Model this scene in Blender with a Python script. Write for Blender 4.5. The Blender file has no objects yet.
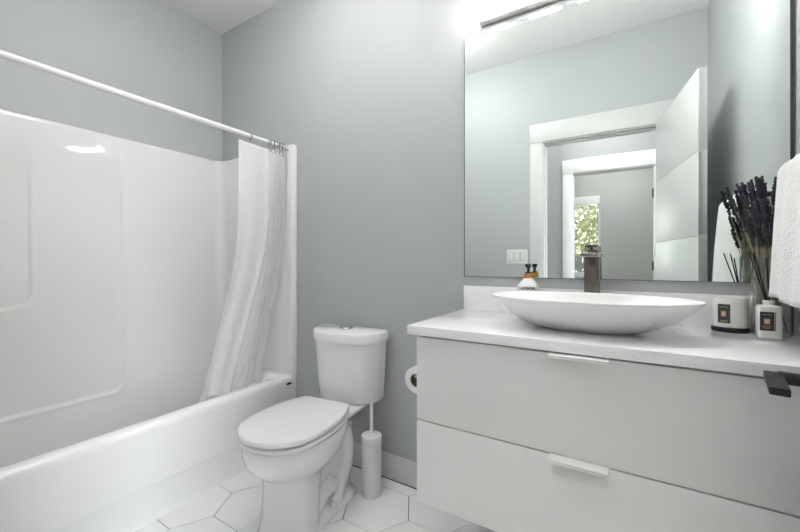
import bpy, bmesh, math, random
from mathutils import Vector, Matrix
random.seed(7)
SC = bpy.context.scene
COL = SC.collection
PI = math.pi

# ------------------------------------------------------------------ camera, sky, sun, exposure
cam_d = bpy.data.cameras.new('camera')
cam_d.sensor_width = 36.0
cam_d.lens = 369.5 / 800 * 36.0
cam_d.shift_y = -4.62 / 800
cam_d.clip_start = 0.01
cam = bpy.data.objects.new('camera', cam_d)
COL.objects.link(cam)
cam.location = (0, -1.582, 1.1086)
cam.rotation_euler = (PI / 2, 0, 0.5563)
SC.camera = cam

world = bpy.data.worlds.new('sky')
SC.world = world
world.use_nodes = True
wn = world.node_tree
wn.nodes.clear()
wo = wn.nodes.new('ShaderNodeOutputWorld')
wb = wn.nodes.new('ShaderNodeBackground')
sky = wn.nodes.new('ShaderNodeTexSky')
sky.sky_type = 'NISHITA'
sky.sun_disc = False
sky.sun_elevation = math.radians(48)
sky.sun_rotation = math.radians(150)
wb.inputs['Strength'].default_value = 0.72
hs = wn.nodes.new('ShaderNodeHueSaturation')
hs.inputs['Saturation'].default_value = .25
wn.links.new(sky.outputs[0], hs.inputs['Color'])
wn.links.new(hs.outputs[0], wb.inputs[0])
wn.links.new(wb.outputs[0], wo.inputs[0])

sun_d = bpy.data.lights.new('sun', 'SUN')
sun_d.energy = 1.2
sun_d.angle = 0.02
sun_d.color = (1, .96, .88)
sun = bpy.data.objects.new('sun', sun_d)
COL.objects.link(sun)
sun.rotation_euler = (math.radians(-42), math.radians(18), 0)   # from behind the house onto the trees

SHADE_EMIT = 6.8      # glass shades of the vanity light
FILL_LAMP_EMIT = 5.6       # unseen bathroom ceiling lamp, added for fill
HALL_FILL_EMIT = 8.2      # unseen hall ceiling lamp, added for fill
BED_FILL_EMIT = 8.5       # unseen bedroom ceiling lamp, added for fill

vs = SC.view_settings
SC.display_settings.display_device = 'sRGB'
vs.view_transform = 'Standard'
vs.look = 'None'
vs.gamma = 1.0
vs.use_curve_mapping = False
vs.exposure = 2.32

# ------------------------------------------------------------------ materials
def nodes(m):
    return m.node_tree.nodes, m.node_tree.links

def mat(name, col, rough=.5, metal=0.0, coat=0.0, spec=.5, bump=None, mottled=0.0, sheen=0.0, emit=None, trans=0.0, ior=1.45):
    m = bpy.data.materials.new(name)
    m.use_nodes = True
    N, L = nodes(m)
    b = N['Principled BSDF']
    b.inputs['Base Color'].default_value = (*col, 1)
    b.inputs['Roughness'].default_value = rough
    b.inputs['Metallic'].default_value = metal
    b.inputs['Coat Weight'].default_value = coat
    b.inputs['Coat Roughness'].default_value = .05
    b.inputs['Specular IOR Level'].default_value = spec
    b.inputs['Sheen Weight'].default_value = sheen
    b.inputs['Transmission Weight'].default_value = trans
    b.inputs['IOR'].default_value = ior
    if emit:
        b.inputs['Emission Color'].default_value = (*emit[0], 1)
        b.inputs['Emission Strength'].default_value = emit[1]
    tc = N.new('ShaderNodeTexCoord')
    if mottled:
        n = N.new('ShaderNodeTexNoise')
        n.inputs['Scale'].default_value = 9.0
        n.inputs['Detail'].default_value = 4.0
        L.new(tc.outputs['Object'], n.inputs['Vector'])
        mx = N.new('ShaderNodeMix')
        mx.data_type = 'RGBA'
        mx.inputs[6].default_value = (*[c * (1 - mottled) for c in col], 1)
        mx.inputs[7].default_value = (*[min(1, c * (1 + mottled)) for c in col], 1)
        L.new(n.outputs['Fac'], mx.inputs[0])
        L.new(mx.outputs[2], b.inputs['Base Color'])
    if bump:
        n2 = N.new('ShaderNodeTexNoise')
        n2.inputs['Scale'].default_value = bump[0]
        n2.inputs['Detail'].default_value = 3.0
        L.new(tc.outputs['Object'], n2.inputs['Vector'])
        bp = N.new('ShaderNodeBump')
        bp.inputs['Strength'].default_value = bump[1]
        bp.inputs['Distance'].default_value = bump[2]
        L.new(n2.outputs['Fac'], bp.inputs['Height'])
        L.new(bp.outputs[0], b.inputs['Normal'])
    return m

M = {}
M['wall'] = mat('grey_wall_paint', (.485, .500, .512), .55, bump=(180, .12, .002), mottled=.012)
M['ceiling'] = mat('ceiling_paint', (.88, .885, .885), .7, bump=(120, .15, .002))
M['trim'] = mat('white_trim_paint', (.66, .67, .67), .35)
M['acrylic'] = mat('tub_acrylic', (.80, .80, .795), .055, bump=(4.0, .30, .010))
M['acrylic_tub'] = mat('tub_gelcoat', (.90, .90, .895), .13, bump=(4.0, .2, .006))
M['china'] = mat('white_china', (.86, .86, .85), .08, coat=.3)
M['seat'] = mat('seat_plastic', (.81, .81, .81), .22)
M['lacquer'] = mat('drawer_lacquer', (.77, .77, .755), .32)
M['pull'] = mat('white_pull_metal', (.90, .90, .89), .35)  # paler than the drawers: light on its upward face is put into the colour
M['carcass'] = mat('carcass_board', (.5, .5, .49), .5)
M['gapdark'] = mat('drawer_gap_shade', (.06, .06, .055), .7)
M['gapgrey'] = mat('grey_gap_shade', (.30, .31, .31), .6)
M['chrome'] = mat('chrome', (.72, .72, .73), .08, metal=1)
M['nickel'] = mat('brushed_nickel', (.15, .138, .122), .22, metal=1, bump=(300, .1, .001))
M['darkchrome'] = mat('dark_chrome', (.30, .30, .31), .2, metal=1)
M['nickelpale'] = mat('brushed_nickel_lit', (.42, .40, .375), .2, metal=1)  # nickel copy lightened for the sink's reflection; the other is darkened for the hall's
M['lampnickel'] = mat('satin_nickel', (.74, .72, .69), .42, metal=1)
M['black'] = mat('black_metal', (.008, .008, .008), .4, spec=.3)
M['blackplastic'] = mat('black_plastic', (.012, .012, .013), .35)
M['rod'] = mat('white_rod_enamel', (.80, .80, .80), .3)
M['holder'] = mat('brush_holder_plastic', (.78, .78, .775), .35)
M['paper'] = mat('toilet_paper', (.84, .83, .82), .9, bump=(200, .2, .002))
M['solid'] = mat('matte_stone_resin', (.93, .93, .925), .28)
M['bottle'] = mat('bottle_white', (.86, .85, .83), .35)
M['wood'] = mat('collar_wood', (.58, .27, .075), .5, mottled=.35)
M['ink'] = mat('black_ink', (.02, .02, .02), .6)
M['ceramic'] = mat('candle_glass_white', (.82, .82, .80), .12, coat=.4)
M['wax'] = mat('wax', (.85, .84, .80), .5)
M['label'] = mat('label_dark_green', (.035, .055, .055), .5)
M['label2'] = mat('label_dark_navy', (.018, .040, .058), .5)
M['labelorange'] = mat('label_orange', (.62, .30, .16), .5)
M['labelpale'] = mat('label_pale', (.68, .58, .46), .5)
M['gold'] = mat('label_gold', (.48, .36, .17), .4)
M['reed'] = mat('black_reed', (.010, .010, .011), .8)
M['stem'] = mat('lavender_stem', (.34, .32, .21), .8, mottled=.3)
M['flower'] = mat('lavender_flower', (.052, .052, .068), .9, mottled=.5)
M['switch'] = mat('switch_plastic', (.82, .83, .82), .3)
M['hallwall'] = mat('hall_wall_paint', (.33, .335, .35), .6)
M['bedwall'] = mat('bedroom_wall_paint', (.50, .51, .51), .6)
M['hallfloor'] = mat('hall_floor_boards', (.36, .30, .24), .45, mottled=.1)
M['shadeglow'] = mat('lit_opal_glass', (.9, .9, .88), .4, emit=((1.0, .985, .955), SHADE_EMIT))
M['fillglow'] = mat('added_ceiling_diffuser', (.9, .9, .88), .4, emit=((1.0, .985, .96), FILL_LAMP_EMIT))
M['hallfill'] = mat('added_hall_diffuser', (.9, .9, .88), .4, emit=((1.0, .985, .96), HALL_FILL_EMIT))
M['bedfill'] = mat('added_bedroom_diffuser', (.9, .9, .88), .4, emit=((1.0, .985, .96), BED_FILL_EMIT))
M['blind'] = mat('blind_fabric', (.78, .79, .80), .8)
M['leafpale'] = mat('pale_leaves', (.20, .20, .115), .7, mottled=.5)
M['leafdark'] = mat('dark_leaves', (.05, .08, .03), .7, mottled=.4)
M['bark'] = mat('bark', (.10, .08, .06), .9)
M['fence'] = mat('weathered_fence', (.035, .034, .034), .9, mottled=.2, spec=.1)
M['ground'] = mat('lawn', (.10, .14, .05), .9, mottled=.3)
M['glassedge'] = mat('mirror_edge', (.05, .06, .056), .25)

m = bpy.data.materials.new('mirror_silver')
m.use_nodes = True
N, L = nodes(m)
b = N['Principled BSDF']
b.inputs['Base Color'].default_value = (.865, .915, .885, 1)
b.inputs['Metallic'].default_value = 1
b.inputs['Roughness'].default_value = 0.0
M['mirror'] = m

def glass_mat(name, tint, rough=0.0, ior=1.45):
    return mat(name, tint, rough, trans=1.0, ior=ior)
M['glass'] = glass_mat('clear_glass', (.97, .98, .97))
M['pane'] = glass_mat('window_glass', (.98, .99, .99), ior=1.02)

# quartz with fine specks
m = mat('white_quartz', (.77, .77, .77), .10, coat=.2)
N, L = nodes(m)
b = N['Principled BSDF']
tc = N.new('ShaderNodeTexCoord')
vo = N.new('ShaderNodeTexVoronoi')
vo.inputs['Scale'].default_value = 150
L.new(tc.outputs['Object'], vo.inputs['Vector'])
rp = N.new('ShaderNodeValToRGB')
rp.color_ramp.elements[0].position = .09
rp.color_ramp.elements[0].color = (.50, .50, .50, 1)
rp.color_ramp.elements[1].position = .17
rp.color_ramp.elements[1].color = (.92, .92, .925, 1)
L.new(vo.outputs['Distance'], rp.inputs[0])
L.new(rp.outputs[0], b.inputs['Base Color'])
M['quartz'] = m

# waffle terry
m = mat('white_terry', (.86, .86, .86), .95, sheen=.3)
N, L = nodes(m)
b = N['Principled BSDF']
tc = N.new('ShaderNodeTexCoord')
vo = N.new('ShaderNodeTexVoronoi')
vo.inputs['Scale'].default_value = 150
L.new(tc.outputs['Object'], vo.inputs['Vector'])
bp = N.new('ShaderNodeBump')
bp.inputs['Strength'].default_value = .8
bp.inputs['Distance'].default_value = .0035
L.new(vo.outputs['Distance'], bp.inputs['Height'])
L.new(bp.outputs[0], b.inputs['Normal'])
M['terry'] = m

# curtain cloth: diffuse with a little light passing through
m = mat('white_curtain_cloth', (.94, .94, .95), .85)
N, L = nodes(m)
b = N['Principled BSDF']
tr = N.new('ShaderNodeBsdfTranslucent')
tr.inputs[0].default_value = (.94, .94, .95, 1)
mx = N.new('ShaderNodeMixShader')
mx.inputs[0].default_value = .45
L.new(b.outputs[0], mx.inputs[1])
L.new(tr.outputs[0], mx.inputs[2])
L.new(mx.outputs[0], N['Material Output'].inputs['Surface'])
M['curtain'] = m

m = mat('hex_tile', (.93, .93, .92), .22, mottled=.02)
M['tile'] = m
M['grout'] = mat('grey_grout', (.11, .11, .108), .9)

# ------------------------------------------------------------------ helpers
ORG = {}
def wpos(o):
    return ORG.get(o.name, Vector((0, 0, 0)))

def link_mesh(name, bm, material, parent=None, smooth=True, angle=35, origin=None):
    me = bpy.data.meshes.new(name)
    bmesh.ops.recalc_face_normals(bm, faces=bm.faces[:])
    bm.to_mesh(me)
    bm.free()
    mats = material if isinstance(material, (list, tuple)) else [material]
    for k in mats:
        me.materials.append(M[k])
    if smooth:
        for p in me.polygons:
            p.use_smooth = True
        me.set_sharp_from_angle(angle=math.radians(angle))
    o = bpy.data.objects.new(name, me)
    COL.objects.link(o)
    if parent is not None:
        org = wpos(parent)
        o.parent = parent
    else:
        if origin is None:
            xs = [v.co for v in me.vertices]
            lo = [min(c[i] for c in xs) for i in range(3)]
            hi = [max(c[i] for c in xs) for i in range(3)]
            origin = ((lo[0] + hi[0]) / 2, (lo[1] + hi[1]) / 2, lo[2])
        org = Vector(origin)
        o.location = org
    me.transform(Matrix.Translation(-org))
    ORG[o.name] = org
    return o

def thing(name, label, cat, loc, group=None):
    o = bpy.data.objects.new(name, None)
    o.empty_display_size = .05
    COL.objects.link(o)
    o.location = loc
    ORG[o.name] = Vector(loc)
    o['label'] = label
    o['category'] = cat
    if group:
        o['group'] = group
    return o

def tag(o, label, cat, group=None):
    o['label'] = label
    o['category'] = cat
    if group:
        o['group'] = group
    return o

def structure(o):
    o['kind'] = 'structure'
    return o

def part(o, label):
    o['label'] = label
    return o

def copy_thing(o, loc, rot=None, label=None):
    c = o.copy()
    COL.objects.link(c)
    c.location = loc
    if rot is not None:
        c.rotation_euler = rot
    if label:
        c['label'] = label
    for ch in list(o.children):
        k = ch.copy()
        COL.objects.link(k)
        k.parent = c
    return c

def box(bm, x0, x1, y0, y1, z0, z1, bev=0.0, seg=2, mi=0):
    r = bmesh.ops.create_cube(bm, size=1)
    vs_ = r['verts']
    for v in vs_:
        v.co.x = x0 if v.co.x < 0 else x1
        v.co.y = y0 if v.co.y < 0 else y1
        v.co.z = z0 if v.co.z < 0 else z1
    fs = {f for v in vs_ for f in v.link_faces}
    for f in fs:
        f.material_index = mi
    if bev:
        es = {e for v in vs_ for e in v.link_edges}
        bmesh.ops.bevel(bm, geom=list(es), offset=bev, segments=seg, affect='EDGES', profile=.5)

def bbox(*a, **k):
    bm = bmesh.new()
    box(bm, *a, **k)
    return bm

def loft(bm, rings, cap0=True, cap1=True, closed=True, mi=0):
    vr = [[bm.verts.new(p) for p in r] for r in rings]
    n = len(vr[0])
    for i in range(len(vr) - 1):
        for j in range(n if closed else n - 1):
            f = bm.faces.new((vr[i][j], vr[i][(j + 1) % n], vr[i + 1][(j + 1) % n], vr[i + 1][j]))
            f.material_index = mi
    if cap0:
        bm.faces.new(list(reversed(vr[0]))).material_index = mi
    if cap1:
        bm.faces.new(vr[-1]).material_index = mi
    return vr

def circ(cx, cy, z, r, n=32, ry=None):
    ry = r if ry is None else ry
    return [(cx + r * math.cos(2 * PI * k / n), cy + ry * math.sin(2 * PI * k / n), z) for k in range(n)]

def lathe(bm, cx, cy, prof, n=32, cap0=True, cap1=True, sq=1.0):
    loft(bm, [circ(cx, cy, z, r, n, r * sq) for r, z in prof], cap0, cap1)

def tube(bm, pts, r, n=10, caps=True, mi=0):
    pts = [Vector(p) for p in pts]
    rings = []
    rad = r if isinstance(r, (list, tuple)) else [r] * len(pts)
    up = None
    for i, p in enumerate(pts):
        d = (pts[min(i + 1, len(pts) - 1)] - pts[max(i - 1, 0)]).normalized()
        if up is None:
            up = d.orthogonal().normalized()
        up = (up - d * up.dot(d)).normalized()
        s = d.cross(up)
        rings.append([p + (up * math.cos(2 * PI * k / n) + s * math.sin(2 * PI * k / n)) * rad[i] for k in range(n)])
    loft(bm, rings, caps, caps, mi=mi)

def rrect(cx, cy, hx, hy, r, z, n=6):
    pts = []
    r = min(r, hx - 1e-4, hy - 1e-4)
    for (sx, sy, a0) in ((1, 1, 0), (-1, 1, PI / 2), (-1, -1, PI), (1, -1, 1.5 * PI)):
        for k in range(n + 1):
            a = a0 + PI / 2 * k / n
            pts.append((cx + sx * (hx - r) + r * math.cos(a), cy + sy * (hy - r) + r * math.sin(a), z))
    return pts

def lerp(a, b, t):
    return a + (b - a) * t

def sm(a, b, t):
    t = max(0, min(1, (t - a) / (b - a)))
    return t * t * (3 - 2 * t)

# ------------------------------------------------------------------ room dimensions
XL, XR, YF, H = -2.489, .4264, -1.490, 2.745
WT = .12

# ------------------------------------------------------------------ setting: bathroom shell
structure(link_mesh('floor', bbox(XL - .1, XR + .1, YF - .06, .1, -.06, -.0035), 'grout', smooth=False))
structure(link_mesh('ceiling', bbox(XL - .1, XR + .1, YF - WT, .1, H, H + .06), 'ceiling', smooth=False))
structure(link_mesh('wall_back', bbox(XL - .1, XR + .1, 0, .1, -.06, H), 'wall', smooth=False))
structure(link_mesh('wall_left', bbox(XL - .1, XL, YF, 0, -.06, H), 'wall', smooth=False))
structure(link_mesh('wall_right', bbox(XR, XR + .1, YF, 0, -.06, H), 'wall', smooth=False))

# hexagon floor tiles, large format, one vertex pointing along the wall
bm = bmesh.new()
S, GAP = .1630, .0017
AP = S * math.sqrt(3) / 2
def clip_poly(poly, axis, val, keep_less):
    out = []
    for i in range(len(poly)):
        a, c_ = poly[i], poly[(i + 1) % len(poly)]
        ina = (a[axis] <= val) if keep_less else (a[axis] >= val)
        inb = (c_[axis] <= val) if keep_less else (c_[axis] >= val)
        if ina:
            out.append(a)
        if ina != inb:
            t = (val - a[axis]) / (c_[axis] - a[axis])
            out.append((lerp(a[0], c_[0], t), lerp(a[1], c_[1], t)))
    return out
for k in range(-1, 12):
    for mm in range(-7, 6):
        cx = -1.700 + 1.5 * S * k
        cy = -.645 + AP * (k % 2) + 2 * AP * mm
        rr = S - GAP / math.cos(PI / 6)
        poly = [(cx + rr * math.cos(a * PI / 3), cy + rr * math.sin(a * PI / 3)) for a in range(6)]
        for ax, val, less in ((0, XR - .001, True), (0, -1.735, False), (1, -.0165, True), (1, YF - .055, False)):
            if poly:
                poly = clip_poly(poly, ax, val, less)
        if len(poly) < 3:
            continue
        top = [bm.verts.new((x, y, 0)) for x, y in poly]
        low = [bm.verts.new((x, y, -.005)) for x, y in poly]
        try:
            bm.faces.new(top)
            for i in range(len(poly)):
                bm.faces.new((low[i], low[(i + 1) % len(poly)], top[(i + 1) % len(poly)], top[i]))
        except ValueError:
            pass
fl = bpy.data.objects['floor']
ft = link_mesh('floor_tiles', bm, 'tile', fl, smooth=False)

# front wall with the doorway
DX0, DX1, DZ = -.572, .166, 2.035
bm = bmesh.new()
box(bm, XL - .1, DX0 - .02, YF - WT, YF, -.06, H)
box(bm, DX1 + .02, XR + .1, YF - WT, YF, -.06, H)
box(bm, DX0 - .02, DX1 + .02, YF - WT, YF, DZ + .02, H)
structure(link_mesh('wall_front', bm, 'wall', smooth=False))

def door_trim(name, x0, x1, yin, yout, side_in, side_out, hi=DZ, w=.095, hd=.145, stop=True):
    """jamb lining and flat casing boards of an opening (x0..x1) in a wall yout..yin"""
    bm = bmesh.new()
    box(bm, x0 - .02, x0, yout - .001, yin + .001, 0, hi + .02)
    box(bm, x1, x1 + .02, yout - .001, yin + .001, 0, hi + .02)
    box(bm, x0, x1, yout - .001, yin + .001, hi, hi + .02)
    if stop:
        ys = yin - .045
        box(bm, x0, x0 + .010, ys - .035, ys, 0, hi)
        box(bm, x0, x1, ys - .035, ys, hi - .010, hi)
    for s, yy in ((1, yin), (-1, yout)):
        if (s == 1 and side_in) or (s == -1 and side_out):
            a, c_ = (yy, yy + .016) if s == 1 else (yy - .016, yy)
            box(bm, x0 - .008 - w, x0 - .008, a, c_, 0, hi + .008, .0015)
            if x1 + .008 + w < XR - .001 or s == -1 or name != 'trim_1':
                box(bm, x1 + .008, x1 + .008 + w, a, c_, 0, hi + .008, .0015)
            a2, c2 = (yy, yy + .020) if s == 1 else (yy - .020, yy)
            box(bm, x0 - .008 - w - .004, x1 + .008 + w + .004, a2, c2, hi + .008, hi + .008 + hd, .0015)
    return structure(link_mesh(name, bm, 'trim', angle=30))
door_trim('trim_1', DX0, DX1, YF, YF - WT, True, True)

# open door: leaf with horizontal grooves, black lever
hinge = Vector((.148, -1.440, 0))
free = Vector((.276, -.673, 0))
dv = (free - hinge).normalized()
dn = Vector((dv.y, -dv.x, 0))            # towards the right wall
W_D = (free - hinge).length
door = bpy.data.objects.new('door_1', None)
COL.objects.link(door)
door.location = hinge
ORG[door.name] = hinge.copy()
structure(door)
RotD = Matrix(((dv.x, dn.x, 0), (dv.y, dn.y, 0), (0, 0, 1))).to_4x4()
def door_bm():
    return bmesh.new()
bm = bmesh.new()
box(bm, 0, W_D, .002, .033, .008, 2.030)
zs = [.008, .41, .82, 1.23, 1.635, 2.030]
for i in range(5):
    box(bm, 0, W_D, 0, .035, zs[i] + (0 if i == 0 else .0025), zs[i + 1] - (0 if i == 4 else .0025), .0012)
bm.transform(Matrix.Translation(hinge) @ RotD)
link_mesh('door_leaf', bm, 'trim', door, angle=30)
bm = bmesh.new()
su = W_D - .060
zl = .915
# rose, neck and flat lever running back towards the hinge
bm2 = bmesh.new()
box(bm2, su - .027, su + .027, -.008, 0, zl - .027, zl + .027, .002)
rings = []
for i, (yy, rr) in enumerate(((-.007, .0105), (-.056, .0105))):
    rings.append([(su + rr * math.cos(2 * PI * k / 20), yy, zl + rr * math.sin(2 * PI * k / 20)) for k in range(20)])
loft(bm2, rings)
box(bm2, su - .100, su + .012, -.073, -.050, zl - .006, zl + .006, .0015)
for v in bm2.verts:
    pass
bm2.transform(Matrix.Translation(hinge) @ RotD)
part(link_mesh('lever_handle', bm2, 'black', door, angle=40), 'black flat door lever')
bm.free()
bm = bmesh.new()
for z in (.22, 1.02, 1.80):
    hp = hinge + dn * .040 - dv * .006
    tube(bm, [(hp.x, hp.y, z), (hp.x, hp.y, z + .09)], .006, 10)
part(link_mesh('hinge', bm, 'black', door), 'black door hinges')

# baseboards
bm = bmesh.new()
box(bm, -1.720, XR - .002, -.014, -.0005, .004, .124, .002)
structure(link_mesh('baseboard_back', bm, 'trim', angle=30))
bm = bmesh.new()
box(bm, XR - .014, XR - .0005, -1.468, -.016, .004, .124, .002)
structure(link_mesh('baseboard_right', bm, 'trim', angle=30))
bm = bmesh.new()
box(bm, -1.718, DX0 - .12, YF + .0005, YF + .014, .004, .124, .002)
structure(link_mesh('baseboard_front', bm, 'trim', angle=30))

# ------------------------------------------------------------------ hall and bedroom seen in the mirror
HY, BY = -2.75, -4.60
structure(link_mesh('floor_hall', bbox(-1.75, 1.45, BY - .12, YF - .06, -.06, -.001), 'hallfloor', smooth=False))
structure(link_mesh('ceiling_hall', bbox(-1.75, 1.45, BY - .12, YF - WT, H, H + .06), 'ceiling', smooth=False))
HXL, HXR = -1.75, 1.45
def end_wall(name, wname, x0, x1):
    """hall end wall with a tall window opening added to let in fill daylight, closed solid beside the bedroom"""
    wy0, wy1, wz0, wz1 = HY + .06, YF - WT - .06, .25, 2.35
    bm = bmesh.new()
    box(bm, x0, x1, BY - .12, wy0, -.06, H + .06)
    box(bm, x0, x1, wy1, YF - WT, -.06, H + .06)
    box(bm, x0, x1, wy0, wy1, -.06, wz0)
    box(bm, x0, x1, wy0, wy1, wz1, H + .06)
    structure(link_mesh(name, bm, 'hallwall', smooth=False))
    bm = bmesh.new()
    box(bm, x0 + .02, x1 - .02, wy0, wy0 + .04, wz0, wz1)
    box(bm, x0 + .02, x1 - .02, wy1 - .04, wy1, wz0, wz1)
    box(bm, x0 + .02, x1 - .02, wy0 + .04, wy1 - .04, wz0, wz0 + .05)
    box(bm, x0 + .02, x1 - .02, wy0 + .04, wy1 - .04, wz1 - .05, wz1)
    structure(link_mesh(wname, bm, 'trim', smooth=False))
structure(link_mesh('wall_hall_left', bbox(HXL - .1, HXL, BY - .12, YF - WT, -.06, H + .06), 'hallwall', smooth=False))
end_wall('wall_hall_right', 'added_window', HXR, HXR + .1)  # unseen window opening, added to bring frontal daylight through the doorway
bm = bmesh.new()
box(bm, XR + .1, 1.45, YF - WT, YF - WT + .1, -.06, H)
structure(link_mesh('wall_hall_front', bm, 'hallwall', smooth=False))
BX0, BX1 = -.512, .200
bm = bmesh.new()
box(bm, -1.75, BX0 - .02, HY - WT, HY, -.06, H)
box(bm, BX1 + .02, 1.45, HY - WT, HY, -.06, H)
box(bm, BX0 - .02, BX1 + .02, HY - WT, HY, DZ + .02, H)
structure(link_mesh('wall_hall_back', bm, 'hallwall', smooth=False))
t2 = door_trim('trim_2', BX0, BX1, HY, HY - WT, True, True, stop=False)
bm = bmesh.new()
for z in (.25, 1.02, 1.74):
    box(bm, BX1 - .004, BX1 + .001, HY - .112, HY - .074, z, z + .09, .001)
    tube(bm, [(BX1 - .006, HY - .116, z), (BX1 - .006, HY - .116, z + .09)], .006, 10)
part(link_mesh('door_hinge', bm, 'black', t2), 'black door hinges')

# bedroom window wall
WX0, WX1, WZ0, WZ1 = -1.15, -.365, .885, 2.075
bm = bmesh.new()
box(bm, -1.75, WX0, BY - .12, BY, -.06, H)
box(bm, WX1, 1.45, BY - .12, BY, -.06, H)
box(bm, WX0, WX1, BY - .12, BY, -.06, WZ0)
box(bm, WX0, WX1, BY - .12, BY, WZ1, H)
structure(link_mesh('wall_bedroom', bm, 'bedwall', smooth=False))
bm = bmesh.new()
fw = .035
box(bm, WX0, WX0 + fw, BY - .09, BY - .02, WZ0, WZ1)
box(bm, WX1 - fw, WX1, BY - .09, BY - .02, WZ0, WZ1)
box(bm, WX0 + fw, WX1 - fw, BY - .09, BY - .02, WZ0, WZ0 + .06)
box(bm, WX0 + fw, WX1 - fw, BY - .09, BY - .02, WZ1 - .04, WZ1)
w1 = structure(link_mesh('window_1', bm, 'trim', smooth=False))
link_mesh('window_pane', bbox(WX0 + fw, WX1 - fw, BY - .062, BY - .056, WZ0 + .06, WZ1 - .04), 'pane', w1, smooth=False)
bm = bmesh.new()
box(bm, WX0 + .004, WX1 - .004, BY - .015, BY + .045, WZ1 - .125, WZ1 - .002, .004)
tag(link_mesh('window_blind', bm, 'blind'), 'white raised blind at the top of the bedroom window', 'blind')

# garden beyond: fence and trees
structure(link_mesh('ground', bbox(-14, 10, -24, BY - .13, -.4, -.3), 'ground', smooth=False))
bm = bmesh.new()
x = -6.0
while x < 4:
    box(bm, x, x + .13, -8.03, -8.0, -.3, 1.22 + random.uniform(-.01, .01))
    x += .137
box(bm, -6, 4, -8.08, -8.03, .2, .3)
box(bm, -6, 4, -8.08, -8.03, .95, 1.05)
tag(link_mesh('board_fence', bm, 'fence', smooth=False), 'grey board fence outside the bedroom window', 'fence')

def tree(x, y, h, r, leafmat, label, seed, n=2500):
    random.seed(seed)
    root = thing('garden_tree', label, 'tree', (x, y, -.3))
    bm = bmesh.new()
    tube(bm, [(x, y, -.3), (x + .1, y, h * .4), (x - .1, y + .1, h * .9)], [.14, .10, .03], 8)
    for k in range(5):
        a = k * 1.3
        tube(bm, [(x + .05, y, h * .35 + k * .2), (x + math.cos(a) * r * .7, y + math.sin(a) * r * .7, h * .6 + k * .25)], [.05, .015], 6)
    link_mesh('trunk', bm, 'bark', root)
    bm = bmesh.new()
    for k in range(n):
        d = Vector((random.gauss(0, 1), random.gauss(0, 1), random.gauss(0, 1))).normalized() * random.uniform(.35, 1) ** .5
        c = Vector((x + d.x * r, y + d.y * r, h * .62 + d.z * h * .45))
        u = Vector((random.gauss(0, 1), random.gauss(0, 1), random.gauss(0, .6))).normalized()
        w = u.orthogonal().normalized()
        s = random.uniform(.05, .12)
        q = [c - u * s, c + w * s * .5, c + u * s, c - w * s * .5]
        vs4 = [bm.verts.new(p) for p in q]
        bm.faces.new(vs4)
    link_mesh('foliage', bm, leafmat, root, smooth=False)
    random.seed(seed + 1)
tree(-1.5, -9.6, 4.4, 1.5, 'leafpale', 'pale green tree seen through the bedroom window in the mirror', 11, 5200)
tree(-.6, -15.5, 5.5, 1.8, 'leafdark', 'darker tree standing behind the pale one outside the bedroom window', 12, 3500)
random.seed(7)

# ------------------------------------------------------------------ ceiling lamps added for even fill, all out of view
def added_ceiling_lamp(x, y, r, drop, label, glow):  # made-up fixture that evens out the light, never in view
    t = thing('added_ceiling_light', label, 'ceiling light', (x, y, H - drop))
    bm = bmesh.new()
    lathe(bm, x, y, [(r * .6, H - .0005), (r * .6, H - .022), (r * .55, H - .026)], 40)
    link_mesh('canopy', bm, 'lampnickel', t)
    bm = bmesh.new()
    lathe(bm, x, y, [(r * .5, H - .027), (r, H - .030), (r, H - drop + .012), (r - .012, H - drop), (.01, H - drop - .001)], 48)
    link_mesh('drum_shade', bm, glow, t)
added_ceiling_lamp(-1.20, -.78, .15, .14, 'round drum light added for fill over the bathroom floor', 'fillglow')
added_ceiling_lamp(-.25, -2.15, .17, .10, 'round drum light added for fill in the hall outside the bathroom door', 'hallfill')
added_ceiling_lamp(-.2, -3.7, .17, .10, 'round drum light added for fill in the bedroom beyond the hall', 'bedfill')

# ------------------------------------------------------------------ tub and shower unit
tub = thing('tub_shower_unit', 'glossy white one-piece bathtub with moulded shower walls on the left', 'bathtub', (-2.10, -.745, 0))
OX0, OX1, OY0, OY1 = -2.482, -1.723, -1.482, -.004
def trect(inx0, inx1, iny0, iny1, r, z, n=8):
    x0, x1, y0, y1 = OX0 + inx0, OX1 - inx1, OY0 + iny0, OY1 - iny1
    return rrect((x0 + x1) / 2, (y0 + y1) / 2, (x1 - x0) / 2, (y1 - y0) / 2, r, z, n)
bm = bmesh.new()
rings = [
    trect(0, .006, 0, 0, .004, 0), trect(0, .006, 0, 0, .004, .146), trect(0, .001, 0, 0, .004, .156), trect(0, 0, 0, 0, .004, .160),
    trect(0, 0, 0, 0, .006, .385), trect(.001, .002, .002, .002, .007, .402), trect(.002, .010, .008, .008, .010, .414),
    trect(.003, .024, .02, .02, .02, .420), trect(.004, .052, .06, .07, .05, .421), trect(.005, .066, .085, .10, .07, .417),
    trect(.006, .077, .10, .118, .08, .406), trect(.008, .085, .11, .13, .09, .385), trect(.018, .105, .16, .16, .12, .22),
    trect(.045, .13, .24, .20, .14, .11), trect(.14, .17, .32, .26, .14, .075), trect(.26, .26, .5, .5, .1, .068)]
loft(bm, rings, cap0=True, cap1=True)
link_mesh('tub', bm, 'acrylic_tub', tub, angle=50)

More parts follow.
